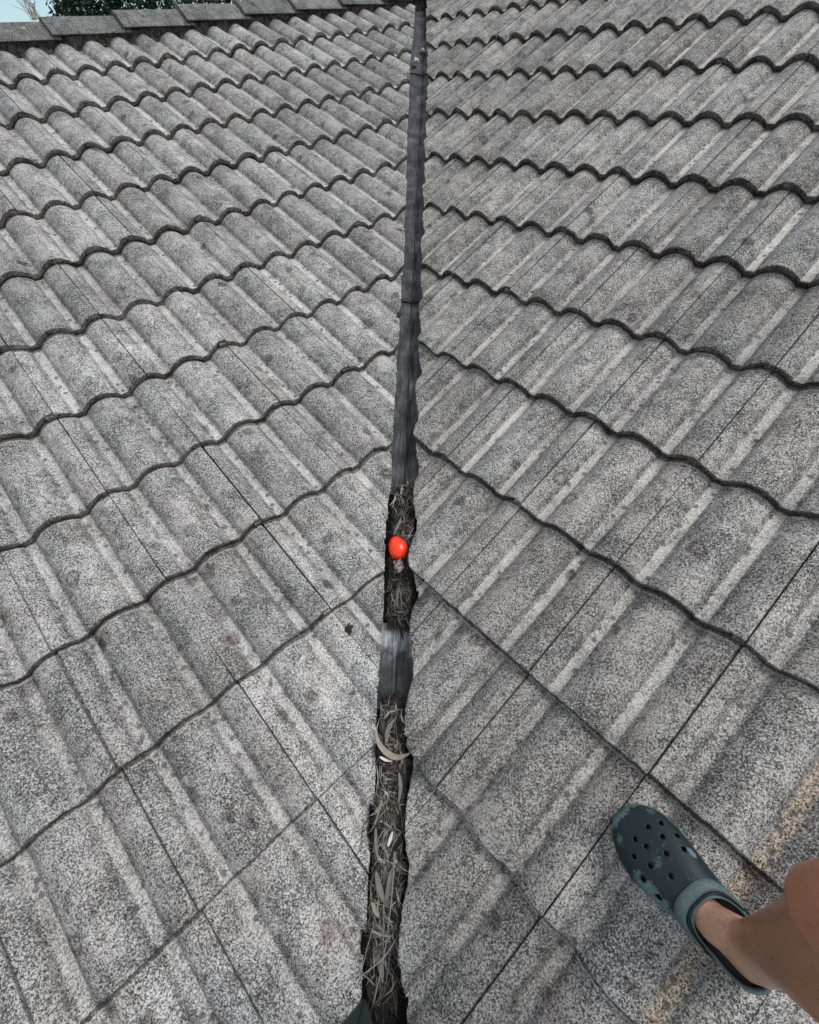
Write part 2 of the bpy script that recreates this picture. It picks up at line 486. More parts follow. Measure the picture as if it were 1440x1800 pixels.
def build_tile(us, vcut, vtop, seed, name):
    """closed slab: top sheet, nose, sides and underside; vcut(u) limits it at the valley"""
    rr = random.Random(seed)
    cols = []
    for u in us:
        v0 = .0016 * noise.noise(Vector((u * 60, seed, 1.3))) + .0035 * noise.noise(Vector((u * 17, seed * 1.7, 4.3)))
        if noise.noise(Vector((u * 38, seed * 2.3, 7.1))) > .42: v0 += .004
        lo = v0
        if vcut: lo = max(lo, vcut(u))
        if lo > vtop - .004:
            cols.append(None); continue
        span = vtop - lo
        vs = [lo, lo + min(.005, span * .1), lo + span * .25, lo + span * .5, lo + span * .78, vtop]
        cols.append((u, vs, lo > v0 + 1e-4))
    V, Fc, mi = [], [], []
    runs, cur = [], []
    for c in cols:
        if c is None:
            if len(cur) > 1: runs.append(cur)
            cur = []
        else: cur.append(c)
    if len(cur) > 1: runs.append(cur)
    for run in runs:
        b = len(V)
        K = 9
        for (u, vs, cut) in run:
            ur = u
            for i, v in enumerate(vs):
                if u in (us[0], us[-1]): u = ur + (.0009 * noise.noise(Vector((v * 45, seed, ur * 9))) + (.0006 if ur == us[0] else -.0006) * rr.random())
                h = top_h(u, v, seed)
                if i == 0 and not cut: h -= .0022 + .001 * rr.random()
                V.append((u, v, h))
            u = ur
            lo = vs[0]
            ht = top_h(u, lo, seed)
            th = THK + (.0035 * noise.noise(Vector((u * 45, seed, 2.2))) + .0012 * rr.uniform(-1, 1) if not cut else .001 * rr.uniform(-1, 1))
            V.append((u, lo + .0012 * rr.uniform(-1, 1), ht - th * .55))
            V.append((u, lo + .003, ht - th))
            V.append((u, vs[-1], top_h(u, vs[-1], seed) - THK * .8))
        n = len(run)
        for j in range(n - 1):
            p, q = b + j * K, b + (j + 1) * K
            for i in range(5):
                Fc.append((p + i, q + i, q + i + 1, p + i + 1)); mi.append(0)
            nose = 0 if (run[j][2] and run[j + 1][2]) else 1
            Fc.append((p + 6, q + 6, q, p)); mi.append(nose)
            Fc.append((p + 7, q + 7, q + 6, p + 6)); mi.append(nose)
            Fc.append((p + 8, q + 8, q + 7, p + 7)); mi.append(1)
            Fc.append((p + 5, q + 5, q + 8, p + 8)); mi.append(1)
        p = b
        Fc.append((p + 0, p + 1, p + 2, p + 3, p + 4, p + 5, p + 8, p + 7, p + 6)); mi.append(0)
        p = b + (n - 1) * K
        Fc.append((p + 6, p + 7, p + 8, p + 5, p + 4, p + 3, p + 2, p + 1, p + 0)); mi.append(0)
    if not V: return None
    # interlocking lip that runs in under the neighbour's roll
    u0, u1 = -.024, .0005
    ok = cols[0] is not None and cols[1] is not None
    if ok:
        lo = cols[0][1][0] - .001
        if vcut: lo = max(lo, vcut(u0) , vcut(u1))
        if lo < vtop - .03:
            b = len(V)
            for u in (u0, -.012, u1):
                for v in (lo, vtop):
                    h = top_h(u, v, seed) - .0095
                    V.append((u, v, h)); V.append((u, v, h - .0105))
            for j in (0, 1):
                p, q = b + j * 4, b + (j + 1) * 4
                Fc += [(p, q, q + 2, p + 2), (p + 1, p + 3, q + 3, q + 1), (p, p + 1, q + 1, q), (p + 2, q + 2, q + 3, p + 3)]
                mi += [0, 1, 0, 1]
            Fc += [(b, b + 2, b + 3, b + 1), (b + 8, b + 9, b + 11, b + 10)]; mi += [0, 0]
    me = mesh(name, V, Fc)
    at = me.attributes.new('tile_co', 'FLOAT_VECTOR', 'POINT')
    at.data.foreach_set('vector', [c for v in V for c in v])
    for p, k in zip(me.polygons, mi):
        p.material_index = k
        p.use_smooth = (k == 0 and len(p.vertices) == 4 and abs(p.normal.z) > .45)
    return me

def project(X):
    d = X - Vector((.2225, -.8315, 1.0880))
    z = d.dot(fwd)
    if z < .05: return None
    return (720 + 798.5 * d.dot(r2) / z, 900 - 798.5 * d.dot(u2) / z)

def seen(side, u, v, vt, m=60):
    ex, ey, ez = AX[side]
    pts = []
    for a in (0, .1, .2, .3):
        for b in (0, vt * .33, vt * .66, vt):
            q = project(ex * (u + a) + ey * (v + b))
            if q: pts.append(q)
    if not pts: return None
    x0, x1 = min(p[0] for p in pts), max(p[0] for p in pts)
    y0, y1 = min(p[1] for p in pts), max(p[1] for p in pts)
    return x1 > -m and x0 < 1440 + m and y1 > -m and y0 < 1800 + m

roof = empty('tiled_roof', (0, 0, 0), 'old grey concrete tiled roof, two slopes meeting in a dark valley', 'roof')

def deck(side, u0, u1, v0, v1):
    ex, ey, ez = AX[side]
    V, Fc = [], []
    nu = 40
    lim = -.16 if side == 'L' else .24
    for k in range(2):
        hh = -.085 - .02 * k
        for i in range(nu + 1):
            u = u0 + (u1 - u0) * i / nu
            if side == 'L': lo = (u - lim / S2) / CP
            else: lo = (lim / S2 - u) / CP
            lo = min(max(lo, v0), v1)
            V.append(ex * u + ey * lo + ez * hh); V.append(ex * u + ey * v1 + ez * hh)
    o = (nu + 1) * 2
    for i in range(nu):
        a = i * 2
        Fc.append((a, a + 2, a + 3, a + 1)); Fc.append((o + a, o + a + 1, o + a + 3, o + a + 2))
        Fc.append((a, o + a, o + a + 2, a + 2)); Fc.append((a + 1, a + 3, o + a + 3, o + a + 1))
    return link('roof_slope', mesh('roof_slope', V, Fc), roof, M['board'])

slope = {'L': deck('L', -6.0, 3.25, -1.45, 3.40), 'R': deck('R', -3.4, 6.0, -1.45, 4.2)}
protos = {s: [build_tile(BASE_US, None, TL, 100 + k, 'roof_tile') for k in range(6)] for s in 'LR'}
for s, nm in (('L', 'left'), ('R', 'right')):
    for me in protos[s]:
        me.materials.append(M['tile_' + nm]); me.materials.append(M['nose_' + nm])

n_tiles = n_far = 0
for side, u00, v00, gauge, rows in (('L', LU0, LV0, GL, range(-3, 11)), ('R', RU0, RV0, GR, range(-3, 12))):
    ex, ey, ez = AX[side]
    nm = 'left' if side == 'L' else 'right'
    far_V, far_F, far_m, far_s, far_co, far_r = [], [], [], [], [], []
    for rw in rows:
        for c in range(-20, 20):
            u, v = u00 + c * W, v00 + rw * gauge
            vt = TL
            if side == 'L' and rw == 10: vt = .292
            near = seen(side, u, v, vt)
            if not near and not seen(side, u, v, vt, 1100): continue
            ju, jv, jh = rnd.uniform(-.0014, .0014), rnd.uniform(-.004, .004), rnd.uniform(-.0018, .0018)
            ja = rnd.gauss(0, .0036)
            org = ex * (u + ju) + ey * (v + jv) + ez * jh
            # how the valley line crosses this tile
            def vcut_at(uu, v_=v + jv, u_=u + ju):
                vv = 0.0
                y = 0
                hh = -.02
                ua = u_ + uu
                va = v_
                for _ in range(4):
                    va = va
                    if side == 'L':
                        y = S2 * (ua + vv * CP)
                        vv = (ua - edge_x('L', y) / S2) / CP
                    else:
                        y = S2 * (-ua + vv * CP)
                        vv = (edge_x('R', y) / S2 - ua) / CP
                return vv - v_
            fr = [vcut_at(a) for a in (-.03, 0, .075, .15, .225, .3)]
            if min(fr) > vt: continue
            if max(fr) > -.02 or vt != TL:
                us = [.0012 + .2973 * i / 84 for i in range(85)] if max(fr) > -.02 else BASE_US
                ja *= .3
                me = build_tile(us, vcut_at if max(fr) > -.02 else None, vt, 300 + rw * 37 + c, 'roof_tile')
                if me is None: continue
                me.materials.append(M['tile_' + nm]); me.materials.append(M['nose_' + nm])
            elif side == 'R' and c == 4 and rw in (-1, 0, 1):
                me = build_tile(BASE_US, None, TL, 700 + rw, 'roof_tile')
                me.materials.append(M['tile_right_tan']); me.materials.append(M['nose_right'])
            else:
                me = protos[side][rnd.randrange(6)]
            if not near:
                # tiles wholly outside the picture: one joined field per slope
                b = len(far_V)
                mt = frame_matrix(org, ex, ey, ez) @ Matrix.Rotation(ja, 4, 'Z')
                far_V += [mt @ q.co for q in me.vertices]
                far_co += [x for q in me.vertices for x in q.co]
                far_r += [rnd.random()] * len(me.vertices)
                for p in me.polygons:
                    far_F.append(tuple(b + k for k in p.vertices)); far_m.append(p.material_index); far_s.append(p.use_smooth)
                n_far += 1
                continue
            o = link('roof_tile', me, slope[side])
            o.matrix_local = frame_matrix(org, ex, ey, ez) @ Matrix.Rotation(ja, 4, 'Z')
            n_tiles += 1
    fm = mesh('outer_roof_tiles', far_V, far_F)
    at = fm.attributes.new('tile_co', 'FLOAT_VECTOR', 'POINT'); at.data.foreach_set('vector', far_co)
    at = fm.attributes.new('tile_random', 'FLOAT', 'POINT'); at.data.foreach_set('value', far_r)
    fm.polygons.foreach_set('material_index', far_m)
    fm.polygons.foreach_set('use_smooth', far_s)
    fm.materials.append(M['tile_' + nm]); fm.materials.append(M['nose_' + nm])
    tag(link('outer_roof_tiles', fm, slope[side]), kind='stuff')
print('tiles', n_tiles, n_far)

# valley flashing: folded sheets lapped like scales
TANV = math.tan(PITCH) * S2
FX = .040
def valley_z(x, y): return TANV * y - .066 + abs(x - FX) * TANV * .93
valley = bpy.data.objects.new('valley_gutter', None)
COL.objects.link(valley); valley.parent = roof
for i, (ya, yb) in enumerate(((-1.9, 1.25), (1.20, 3.44), (3.39, 4.62))):
    V, Fc = [], []
    xs = [-.13, -.06, -.02, .01, .03, .0365, .0385, .0415, .0435, .05, .07, .1, .15, .2]
    ny = 40
    for k in range(2):
        for j in range(ny + 1):
            y = ya + (yb - ya) * j / ny
            for x in xs:
                fold = .011 if abs(x - FX) < .003 else 0
                lift = .006 * (1 - (y - ya) / (yb - ya)) if i else 0.003 * (1 - j / ny)
                z = valley_z(x, y) - .010 + lift + fold + .0012 * noise.noise(Vector((x * 25, y * 9, i)))
                V.append((x, y, z - .0025 * k))
    nx = len(xs); off = nx * (ny + 1)
    for j in range(ny):
        for a in range(nx - 1):
            p = j * nx + a
            Fc.append((p, p + 1, p + nx + 1, p + nx)); Fc.append((off + p, off + p + nx, off + p + nx + 1, off + p + 1))
    for a in range(nx - 1):
        Fc.append((a, off + a, off + a + 1, a + 1))
        p = ny * nx + a
        Fc.append((p, p + 1, off + p + 1, off + p))
    for j in range(ny):
        p = j * nx
        Fc.append((p, p + nx, off + p + nx, off + p))
        p = j * nx + nx - 1
        Fc.append((p, off + p, off + p + nx, p + nx))
    link('flashing_sheet', mesh('flashing_sheet', V, Fc, True), valley, M['flashing'])

# ridge of the left slope: mortar bed and angular caps
EXL, DL = AX['L'][0], Vector((-S2, S2, 0))
def rp(u, D, z): return EXL * u + DL * D + Vector((0, 0, z))
V, Fc = [], []
nu = 150
secm = [(3.178, 1.135), (3.178, 1.223), (3.20, 1.238), (3.26, 1.262), (3.33, 1.238), (3.40, 1.12)]
for i in range(nu + 1):
    u = -5.6 + 9.02 * i / nu
    for D, z in secm:
        V.append(rp(u, D + .006 * noise.noise(Vector((u * 14, z * 30, 2))), z + .004 * noise.noise(Vector((u * 17, D * 20, 8)))))
ns = len(secm)
for i in range(nu):
    for k in range(ns):
        p, q = i * ns + k, i * ns + (k + 1) % ns
        Fc.append((p, q, q + ns, p + ns))
Fc += [tuple(range(ns)), tuple(nu * ns + k for k in range(ns))[::-1]]
bed = link('ridge_mortar', mesh('ridge_mortar', V, Fc), roof, M['mortar'])
out = [(3.160, 1.231), (3.166, 1.240), (3.245, 1.301), (3.262, 1.304), (3.279, 1.301), (3.358, 1.240), (3.364, 1.231)]
inn = [(3.350, 1.227), (3.262, 1.288), (3.174, 1.227)]
sec = out + inn
LCAP, CCAP = .425, .3865
V, Fc = [], []
nl = 7
for i in range(nl + 1):
    t = i / nl
    lift = .022 * (1 - t)      # each cap laps over the one before it
    for D, z in sec:
        w = .0013 * noise.noise(Vector((t * 5, D * 30, z * 30)))
        g = 1.0 + .09 * (1 - t)
        V.append((LCAP * t, (D - 3.262) * g, (z - 1.262) + lift + w))
ns = len(sec)
for i in range(nl):
    for k in range(ns):
        p, q = i * ns + k, i * ns + (k + 1) % ns
        Fc.append((p, p + ns, q + ns, q))
Fc += [tuple(range(ns))[::-1], tuple(nl * ns + k for k in range(ns))]
capme = mesh('ridge_tile', V, Fc)
capme.materials.append(M['cap_top'])
for i in range(-15, 8):
    u = .487 + CCAP * i
    o = link('ridge_tile', capme, bed)
    o.matrix_local = frame_matrix(rp(u, 3.262 + rnd.uniform(-.003, .003), 1.247 + rnd.uniform(-.002, .002)), EXL, DL, Vector((0, 0, 1))) @ Matrix.Rotation(rnd.uniform(-.012, .012), 4, 'Z')

# ------------------------------------------------------------------ trees beyond the ridge
def tree(x, y, top, rad, mat, label, seed, n=5200, crown_h=3.6):
    rr = random.Random(seed)
    t = empty('tree', (x, y, GZ), label, 'tree', 'trees behind the ridge')
    hz = top - GZ
    limbs = []
    P = [Vector((0, 0, 0)), Vector((.1, .05, hz * .3)), Vector((-.05, .1, hz * .6)), Vector((0, 0, hz * .85))]
    V, Fc = tube(P, [.22, .17, .11, .04], 9)
    tips = []
    for k in range(11):
        a = rr.uniform(0, 6.28); z0 = hz * rr.uniform(.38, .72)
        L = rad * rr.uniform(.6, 1)
        e = Vector((math.cos(a) * L, math.sin(a) * L, z0 + rr.uniform(.4, 1.3)))
        m_ = Vector((math.cos(a) * L * .5, math.sin(a) * L * .5, z0 + .25))
        v2, f2 = tube([Vector((0, 0, z0)), m_, e], [.07, .045, .012], 6)
        b = len(V); V += v2; Fc += [tuple(q + b for q in f) for f in f2]
        tips.append(e)
    link('trunk', mesh('trunk', V, Fc, True), t, M['bark'])
    centres = [(e + Vector((rr.gauss(0, .25), rr.gauss(0, .25), rr.gauss(0, .25))), rr.uniform(.45, .95)) for e in tips]
    for _ in range(16):
        a = rr.uniform(0, 6.28); q = rr.random() ** .5 * rad * .9
        centres.append((Vector((math.cos(a) * q, math.sin(a) * q, hz - crown_h * rr.random() * (.25 + .75 * q / rad) - .2)), rr.uniform(.4, .9)))
    LV, LF = [], []
    for i in range(n):
        c, s = centres[rr.randrange(len(centres))]
        d = Vector((rr.gauss(0, 1), rr.gauss(0, 1), rr.gauss(0, .8))).normalized() * s * rr.uniform(.35, 1) ** .5
        p = c + d
        ax = Vector((rr.gauss(0, 1), rr.gauss(0, 1), rr.gauss(-.5, .7))).normalized()
        sd_ = ax.cross(Vector((rr.gauss(0, 1), rr.gauss(0, 1), rr.gauss(0, 1)))).normalized()
        L = rr.uniform(.035, .085); w = L * rr.uniform(.22, .4)
        b = len(LV)
        LV += [p - ax * L, p + sd_ * w, p + ax * L, p - sd_ * w]
        LF.append((b, b + 1, b + 2, b + 3))
    link('crown', mesh('crown', LV, LF), t, mat)

for deg, dist, top, rad, mt, lb, sd_, n_ in (
    (-26.4, 14.0, 3.3, .98, 'foliage_dark', 'dark bushy evergreen tree behind the ridge, nearest the open sky', 11, 15000),
    (-21.3, 15.0, 3.2, .42, 'foliage_green', 'narrow green tree behind the ridge, between two darker trees', 12, 7000),
    (-15.6, 14.5, 3.1, .95, 'foliage_dark', 'dark tree behind the ridge, nearest the valley', 13, 11000)):
    tree(.22 + dist * math.sin(R(deg)), -.83 + dist * math.cos(R(deg)), top, rad, M[mt], lb, sd_, n_, 3.0)

# dry grass growing out of the joint between two ridge caps
V, Fc = [], []
rr = random.Random(5)
gb = rp(.470, 3.27, 1.30)
for k in range(20):
    a = rr.uniform(0, 6.28)
    lean = Vector((math.cos(a), math.sin(a), 0)) * rr.uniform(.01, .07) - EXL * rr.uniform(0, .09)
    L = rr.uniform(.05, .17)
    base = gb + Vector((rr.uniform(-.03, .03), rr.uniform(-.02, .02), 0))
    pts = [base + lean * (t * t) + Vector((0, 0, L * t)) for t in (0, .35, .7, 1)]
    v2, f2 = tube(pts, [.0016, .0014, .001, .0005], 4)
    b = len(V); V += v2; Fc += [tuple(q + b for q in f) for f in f2]
    if k % 2:
        for q in range(5):
            p = pts[2].lerp(pts[3], q / 4)
            s_ = Vector((rr.uniform(-1, 1), rr.uniform(-1, 1), rr.uniform(0, 1))) * .008
            b = len(V); V += [p, p + s_ + Vector((.002, 0, .002)), p + s_ * 1.7, p + s_ - Vector((.002, 0, .002))]; Fc.append((b, b + 1, b + 2, b + 3))
tag(link('dry_grass', mesh('dry_grass', V, Fc), None, M['straw']), 'tuft of dry straw coloured grass growing between two ridge caps', 'grass tuft')

# ------------------------------------------------------------------ leaf litter in the valley
def litter_z(x, y, depth): return valley_z(x, y) + depth

def blade(V, Fc, tone, c, yawa, L, w, bend, tilt, roll, tn):
    n = 4
    b = len(V)
    for i in range(n + 1):
        t = i / n - .5
        ang = yawa + bend * t
        x = L * t
        p = Vector((math.cos(yawa) * x - math.sin(yawa) * bend * x * t, math.sin(yawa) * x + math.cos(yawa) * bend * x * t, tilt * x - .25 * L * t * t))
        sdv = Vector((-math.sin(ang), math.cos(ang), math.sin(roll)))
        ww = w * max(.06, (1 - (2 * abs(t)) ** 2.2))
        V.append(c + p + sdv * ww * .5); V.append(c + p - sdv * ww * .5)
        tone += [tn, tn]
    for i in range(n):
        p = b + i * 2
        Fc.append((p, p + 1, p + 3, p + 2))

def litter(label, ya, yb, n, seed, hmax, dens_fn):
    rr = random.Random(seed)
    V, Fc, tone = [], [], []
    # dark crumbly bed
    nx, ny = 12, 90
    for j in range(ny + 1):
        y = ya + (yb - ya) * j / ny
        for i in range(nx + 1):
            x = -.012 + .104 * i / nx
            e = min(1, (min(j, ny - j) / ny * (yb - ya)) / .09 + .25 * noise.noise(Vector((x * 70, y * 30, 3))))
            e = max(0, e)
            d = hmax * .62 * dens_fn(y) * e + .006 * noise.noise(Vector((x * 60, y * 60, seed))) * e - .004 * (1 - e)
            V.append(Vector((x, y, litter_z(x, y, d) - abs(x - FX) * .12)))
            tone.append(.02)
    for j in range(ny):
        for i in range(nx):
            p = j * (nx + 1) + i
            Fc.append((p, p + 1, p + nx + 2, p + nx + 1))
    nb = len(Fc)
    for k in range(n):
        y = rr.uniform(ya - .02, yb + .02)
        e = min(1, max(0, min(y - ya + .02, yb - y + .02)) / .11)
        if rr.random() > dens_fn(y) * (.25 + .75 * e): continue
        x = FX + rr.gauss(0, .020)
        x = min(max(x, .006), .073)
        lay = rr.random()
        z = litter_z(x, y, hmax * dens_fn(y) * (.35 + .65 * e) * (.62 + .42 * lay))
        big = rr.random() < .07
        L = rr.uniform(.028, .062) if not big else rr.uniform(.04, .075)
        w = rr.uniform(.0009, .0022) if not big else rr.uniform(.004, .008)
        ya_ = math.pi / 2 + rr.gauss(0, .62) if rr.random() < .75 else rr.uniform(0, 3.14)
        # keep the blades inside the gap
        half = abs(math.cos(ya_)) * L * .5
        x = min(max(x, .004 + half * .8), .074 - half * .8)
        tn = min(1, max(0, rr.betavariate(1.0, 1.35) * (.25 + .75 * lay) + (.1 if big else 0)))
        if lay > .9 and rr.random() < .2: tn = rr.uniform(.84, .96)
        blade(V, Fc, tone, Vector((x, y, z)), ya_, L, w, rr.gauss(0, .9), TANV * math.sin(ya_) + rr.gauss(0, .12), rr.gauss(0, .5), tn)
    for k in range(n // 75):
        y = rr.uniform(ya + .05, yb - .05)
        if rr.random() > dens_fn(y): continue
        blade(V, Fc, tone, Vector((rr.uniform(.018, .060), y, litter_z(.04, y, hmax * dens_fn(y) * 1.02 + .004))), math.pi / 2 + rr.gauss(0, .28), rr.uniform(.05, .10), rr.uniform(.0010, .0018), rr.gauss(0, .35), TANV + rr.gauss(0, .05), 0, rr.uniform(.66, .90))
    me = mesh('leaf_litter', V, Fc)
    at = me.attributes.new('tone', 'FLOAT', 'POINT')
    at.data.foreach_set('value', tone)
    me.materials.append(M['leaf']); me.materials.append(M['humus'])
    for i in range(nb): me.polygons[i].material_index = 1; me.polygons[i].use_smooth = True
    return tag(link('leaf_litter', me), label, 'leaf litter', None, 'stuff')

litter('small heap of dark dead leaves in the valley around the orange ball', -.165, .265, 5200, 21, .030, lambda y: .75 + .25 * math.sin(y * 30))
litter('long heap of dead leaves and stalks in the valley towards the bottom of the picture', -1.02, -.385, 8200, 22, .042, lambda y: 1.0 if y > -.86 else max(.12, 1 - (-.86 - y) / .09))

def leaf_obj(name, mat, label, pts, width, cat='leaf', group=None, thick=.0006, belly=.85):
    """a leaf blade with real thickness along a bent midrib"""
    pts = [Vector(p) for p in pts]
    # resample with a Catmull-Rom curve
    P = [pts[0]] + pts + [pts[-1]]
    cv = []
    for i in range(1, len(P) - 2):
        for k in range(6):
            t = k / 6
            p0, p1, p2, p3 = P[i - 1:i + 3]
            cv.append(.5 * ((2 * p1) + (p2 - p0) * t + (2 * p0 - 5 * p1 + 4 * p2 - p3) * t * t + (3 * p1 - p0 - 3 * p2 + p3) * t ** 3))
    cv.append(pts[-1])
    V, Fc = [], []
    n = len(cv)
    for i, p in enumerate(cv):
        d = (cv[min(i + 1, n - 1)] - cv[max(i - 1, 0)]).normalized()
        sdv = Vector((0, 0, 1)).cross(d).normalized()
        t = i / (n - 1)
        w = width * max(.05, math.sin(math.pi * t ** belly) ** .8) * .5
        for s_, dz in ((-1, .25), (-.5, .06), (0, 0), (.5, .06), (1, .25)):
            V.append(p + sdv * w * s_ + Vector((0, 0, w * dz)))
        for s_, dz in ((1, .25), (0, 0), (-1, .25)):
            V.append(p + sdv * w * s_ * .97 + Vector((0, 0, w * dz - thick)))
    K = 8
    for i in range(n - 1):
        for k in range(K):
            p, q = i * K + k, i * K + (k + 1) % K
            Fc.append((p, q, q + K, p + K))
    Fc += [tuple(range(K))[::-1], tuple((n - 1) * K + k for k in range(K))]
    o = link(name, mesh(name, V, Fc, True), None, mat)
    return tag(o, label, cat, group)

def vz(x, y, d): return (x, y, valley_z(x, y) + d)
leaf_obj('dead_leaf', M['tan_leaf'], 'long curved tan leaf lying across the valley on the dark litter',
         [vz(.006, -.432, .055), vz(.001, -.462, .062), vz(.008, -.488, .062), vz(.030, -.508, .058), vz(.058, -.517, .060), vz(.088, -.511, .068)], .0155, belly=1.6)
leaf_obj('dead_leaf', M['pale_leaf'], 'small bright white leaf scrap on the litter near the bottom', [vz(.040, -.690, .050), vz(.046, -.676, .053), vz(.052, -.662, .058)], .008)
for w_, mt, lb, pp in (
    (.012, 'grey_leaf', 'grey leaf standing upright just above the tan curved leaf', [(.026, -.487, .055), (.030, -.455, .060), (.046, -.432, .062)]),
    (.014, 'grey_leaf', 'broad grey leaf lying on the lowest third of the long litter heap', [(.016, -.735, .047), (.026, -.765, .050), (.040, -.792, .048)]),
    (.012, 'grey_leaf', 'grey leaf crossing the broad grey leaf in the litter', [(.052, -.728, .050), (.047, -.760, .054), (.038, -.797, .046)]),
    (.010, 'tan_leaf', 'short brown curled leaf against the left tile edge', [(.010, -.788, .044), (.019, -.803, .046), (.030, -.815, .044)]),
    (.013, 'grey_leaf', 'grey leaf flat in the lowest litter above the black nozzle end', [(.022, -.858, .040), (.034, -.888, .038), (.040, -.915, .034)]),
    (.007, 'pale_leaf', 'narrow pale blade below the tan curved leaf', [(.010, -.515, .052), (.026, -.521, .053), (.044, -.523, .054)]),
    (.008, 'grey_leaf', 'narrow grey leaf along the left edge at the middle of the long litter heap', [(.010, -.655, .046), (.013, -.69, .048), (.021, -.72, .046)]),
    (.009, 'grey_leaf', 'grey leaf at the right edge just under the tan curved leaf', [(.060, -.545, .050), (.066, -.575, .052), (.062, -.61, .05)]),
    (.009, 'grey_leaf', 'grey leaf in the small litter heap just above the orange ball', [(.014, .085, .034), (.026, .115, .038), (.036, .150, .036)])):
    leaf_obj('dead_leaf', M[mt], lb, [vz(*p) for p in pp], w_, 'leaf', 'dead leaves on the valley litter')

def stalk(name, mat, label, pts, r, group=None):
    pts = [Vector(p) for p in pts]
    P = [pts[0]] + pts + [pts[-1]]
    cv = []
    for i in range(1, len(P) - 2):
        for k in range(5):
            t = k / 5
            p0, p1, p2, p3 = P[i - 1:i + 3]
            cv.append(.5 * ((2 * p1) + (p2 - p0) * t + (2 * p0 - 5 * p1 + 4 * p2 - p3) * t * t + (3 * p1 - p0 - 3 * p2 + p3) * t ** 3))
    cv.append(pts[-1])
    V, Fc = tube(cv, [r * (1 - .5 * i / len(cv)) for i in range(len(cv))], 6)
    return tag(link(name, mesh(name, V, Fc, True), None, mat), label, 'twig', group)
GT = 'dry stalks on the litter'
stalk('twig', M['twig'], 'longest pale stalk lying lengthwise down the bottom of the litter', [vz(.058, -.70, .056), vz(.056, -.77, .06), vz(.046, -.86, .06), vz(.026, -.945, .058)], .0016, GT)
stalk('twig', M['twig'], 'grey stalk crossing the long pale stalk near the bottom', [vz(.068, -.845, .05), vz(.045, -.873, .060), vz(.02, -.892, .062), vz(-.002, -.905, .070)], .0019, GT)
stalk('twig', M['twig'], 'thin stalk leaning on the left tile edge near the bottom', [vz(.018, -.825, .048), vz(.008, -.86, .056), vz(-.001, -.905, .072)], .0012, GT)
stalk('twig', M['twig'], 'forked end stalk poking out left over the bottom tile', [vz(.026, -.918, .050), vz(.005, -.903, .072), vz(-.018, -.909, .083), vz(-.042, -.918, .087)], .0013, GT)
stalk('twig', M['dark_twig'], 'dark curved twig arching onto the left tile beside the litter', [vz(.010, -.655, .058), vz(-.008, -.652, .082), vz(-.014, -.68, .088), vz(-.014, -.705, .084)], .0013, GT)
stalk('twig', M['twig'], 'thin bent stalk across the black gap just under the tan curved leaf', [vz(.008, -.56, .05), vz(.03, -.548, .056), vz(.055, -.552, .05)], .0011, GT)
stalk('twig', M['twig'], 'pale straight stalk lying beside the longest one', [vz(.036, -.79, .052), vz(.040, -.84, .056), vz(.042, -.90, .05)], .0011, GT)
stalk('twig', M['dark_twig'], 'black twig hooked over the left tile edge above the orange ball', [vz(.004, .112, .055), vz(-.012, .118, .071), vz(-.017, .132, .074)], .0014, GT)

def lump(name, label, cat, loc, size, mat, seed, jag=.35):
    bm = bmesh.new()
    bmesh.ops.create_icosphere(bm, subdivisions=3, radius=1)
    for v in bm.verts:
        k = 1 + jag * noise.noise(v.co * 1.7 + Vector((seed, 0, 0))) + jag * .4 * noise.noise(v.co * 4.5 + Vector((0, seed, 0)))
        v.co = Vector((v.co.x * size[0], v.co.y * size[1], v.co.z * size[2])) * k
    me = bpy.data.meshes.new(name); bm.to_mesh(me); bm.free()
    for p in me.polygons: p.use_smooth = True
    o = link(name, me, None, mat)
    o.location = loc
    return tag(o, label, cat)
lump('bark_chunk', 'pinkish grey crumpled chunk just below the orange ball', 'bark', vz(.034, -.018, .044), (.017, .019, .011), M['lump'], 3, .7)
lump('mortar_lump', 'small white mortar lump in the middle of the valley near its top', 'mortar', vz(.036, 3.72, .012), (.016, .021, .012), M['mortar_pale'], 8, .9)
lump('mortar_lump', 'white broken mortar piece against the left tiles near the valley top', 'mortar', vz(-.006, 3.48, .028), (.018, .034, .016), M['mortar_pale'], 15, .9)
lump('leaf_clump', 'dark little clump of debris on a left tile beside the valley joint', 'debris', (-.092, -.216, -.045), (.0075, .012, .005), M['dark_twig'], 5, 1.3)
lump('debris_clump', 'black crumbly clump caught at the left edge of the valley halfway up', 'debris', vz(-.008, 1.02, .062), (.008, .022, .007), M['dark_twig'], 9, .9)

# ------------------------------------------------------------------ the orange ball
ball = empty('orange_ball', vz(.0310, .041, .036), 'bright orange red oval ball sitting on dead leaves in the valley', 'ball')
def oval(theta, phi, k=1.0):
    return Vector((math.sin(theta) * (1 - .08 * math.cos(theta)) * math.cos(phi) * .0305 * k, (math.cos(theta) * .0400 + .0035 * math.cos(theta) ** 2) * k, math.sin(theta) * math.sin(phi) * .0285 * k))
V, Fc = [], []
nt, np_ = 28, 40
for i in range(nt + 1):
    for j in range(np_):
        V.append(oval(math.pi * i / nt, 2 * math.pi * j / np_))
for i in range(nt):
    for j in range(np_):
        Fc.append((i * np_ + j, (i + 1) * np_ + j, (i + 1) * np_ + (j + 1) % np_, i * np_ + (j + 1) % np_))
bo = link('ball_shell', mesh('ball_shell', V, Fc, True), ball, M['orange'])
for ang in (R(52), R(205)):
    pts = [oval(R(8) + (math.pi - R(16)) * i / 30, ang + .05 * math.sin(i / 30 * 3.14), 1.001) for i in range(31)]
    V, Fc = tube(pts, [.0009] * 31, 6)
    link('seam', mesh('seam', V, Fc, True), ball, M['seam'])
ball.rotation_euler = (R(14), R(0), R(24))
ball.scale = (.99, .99, .99)

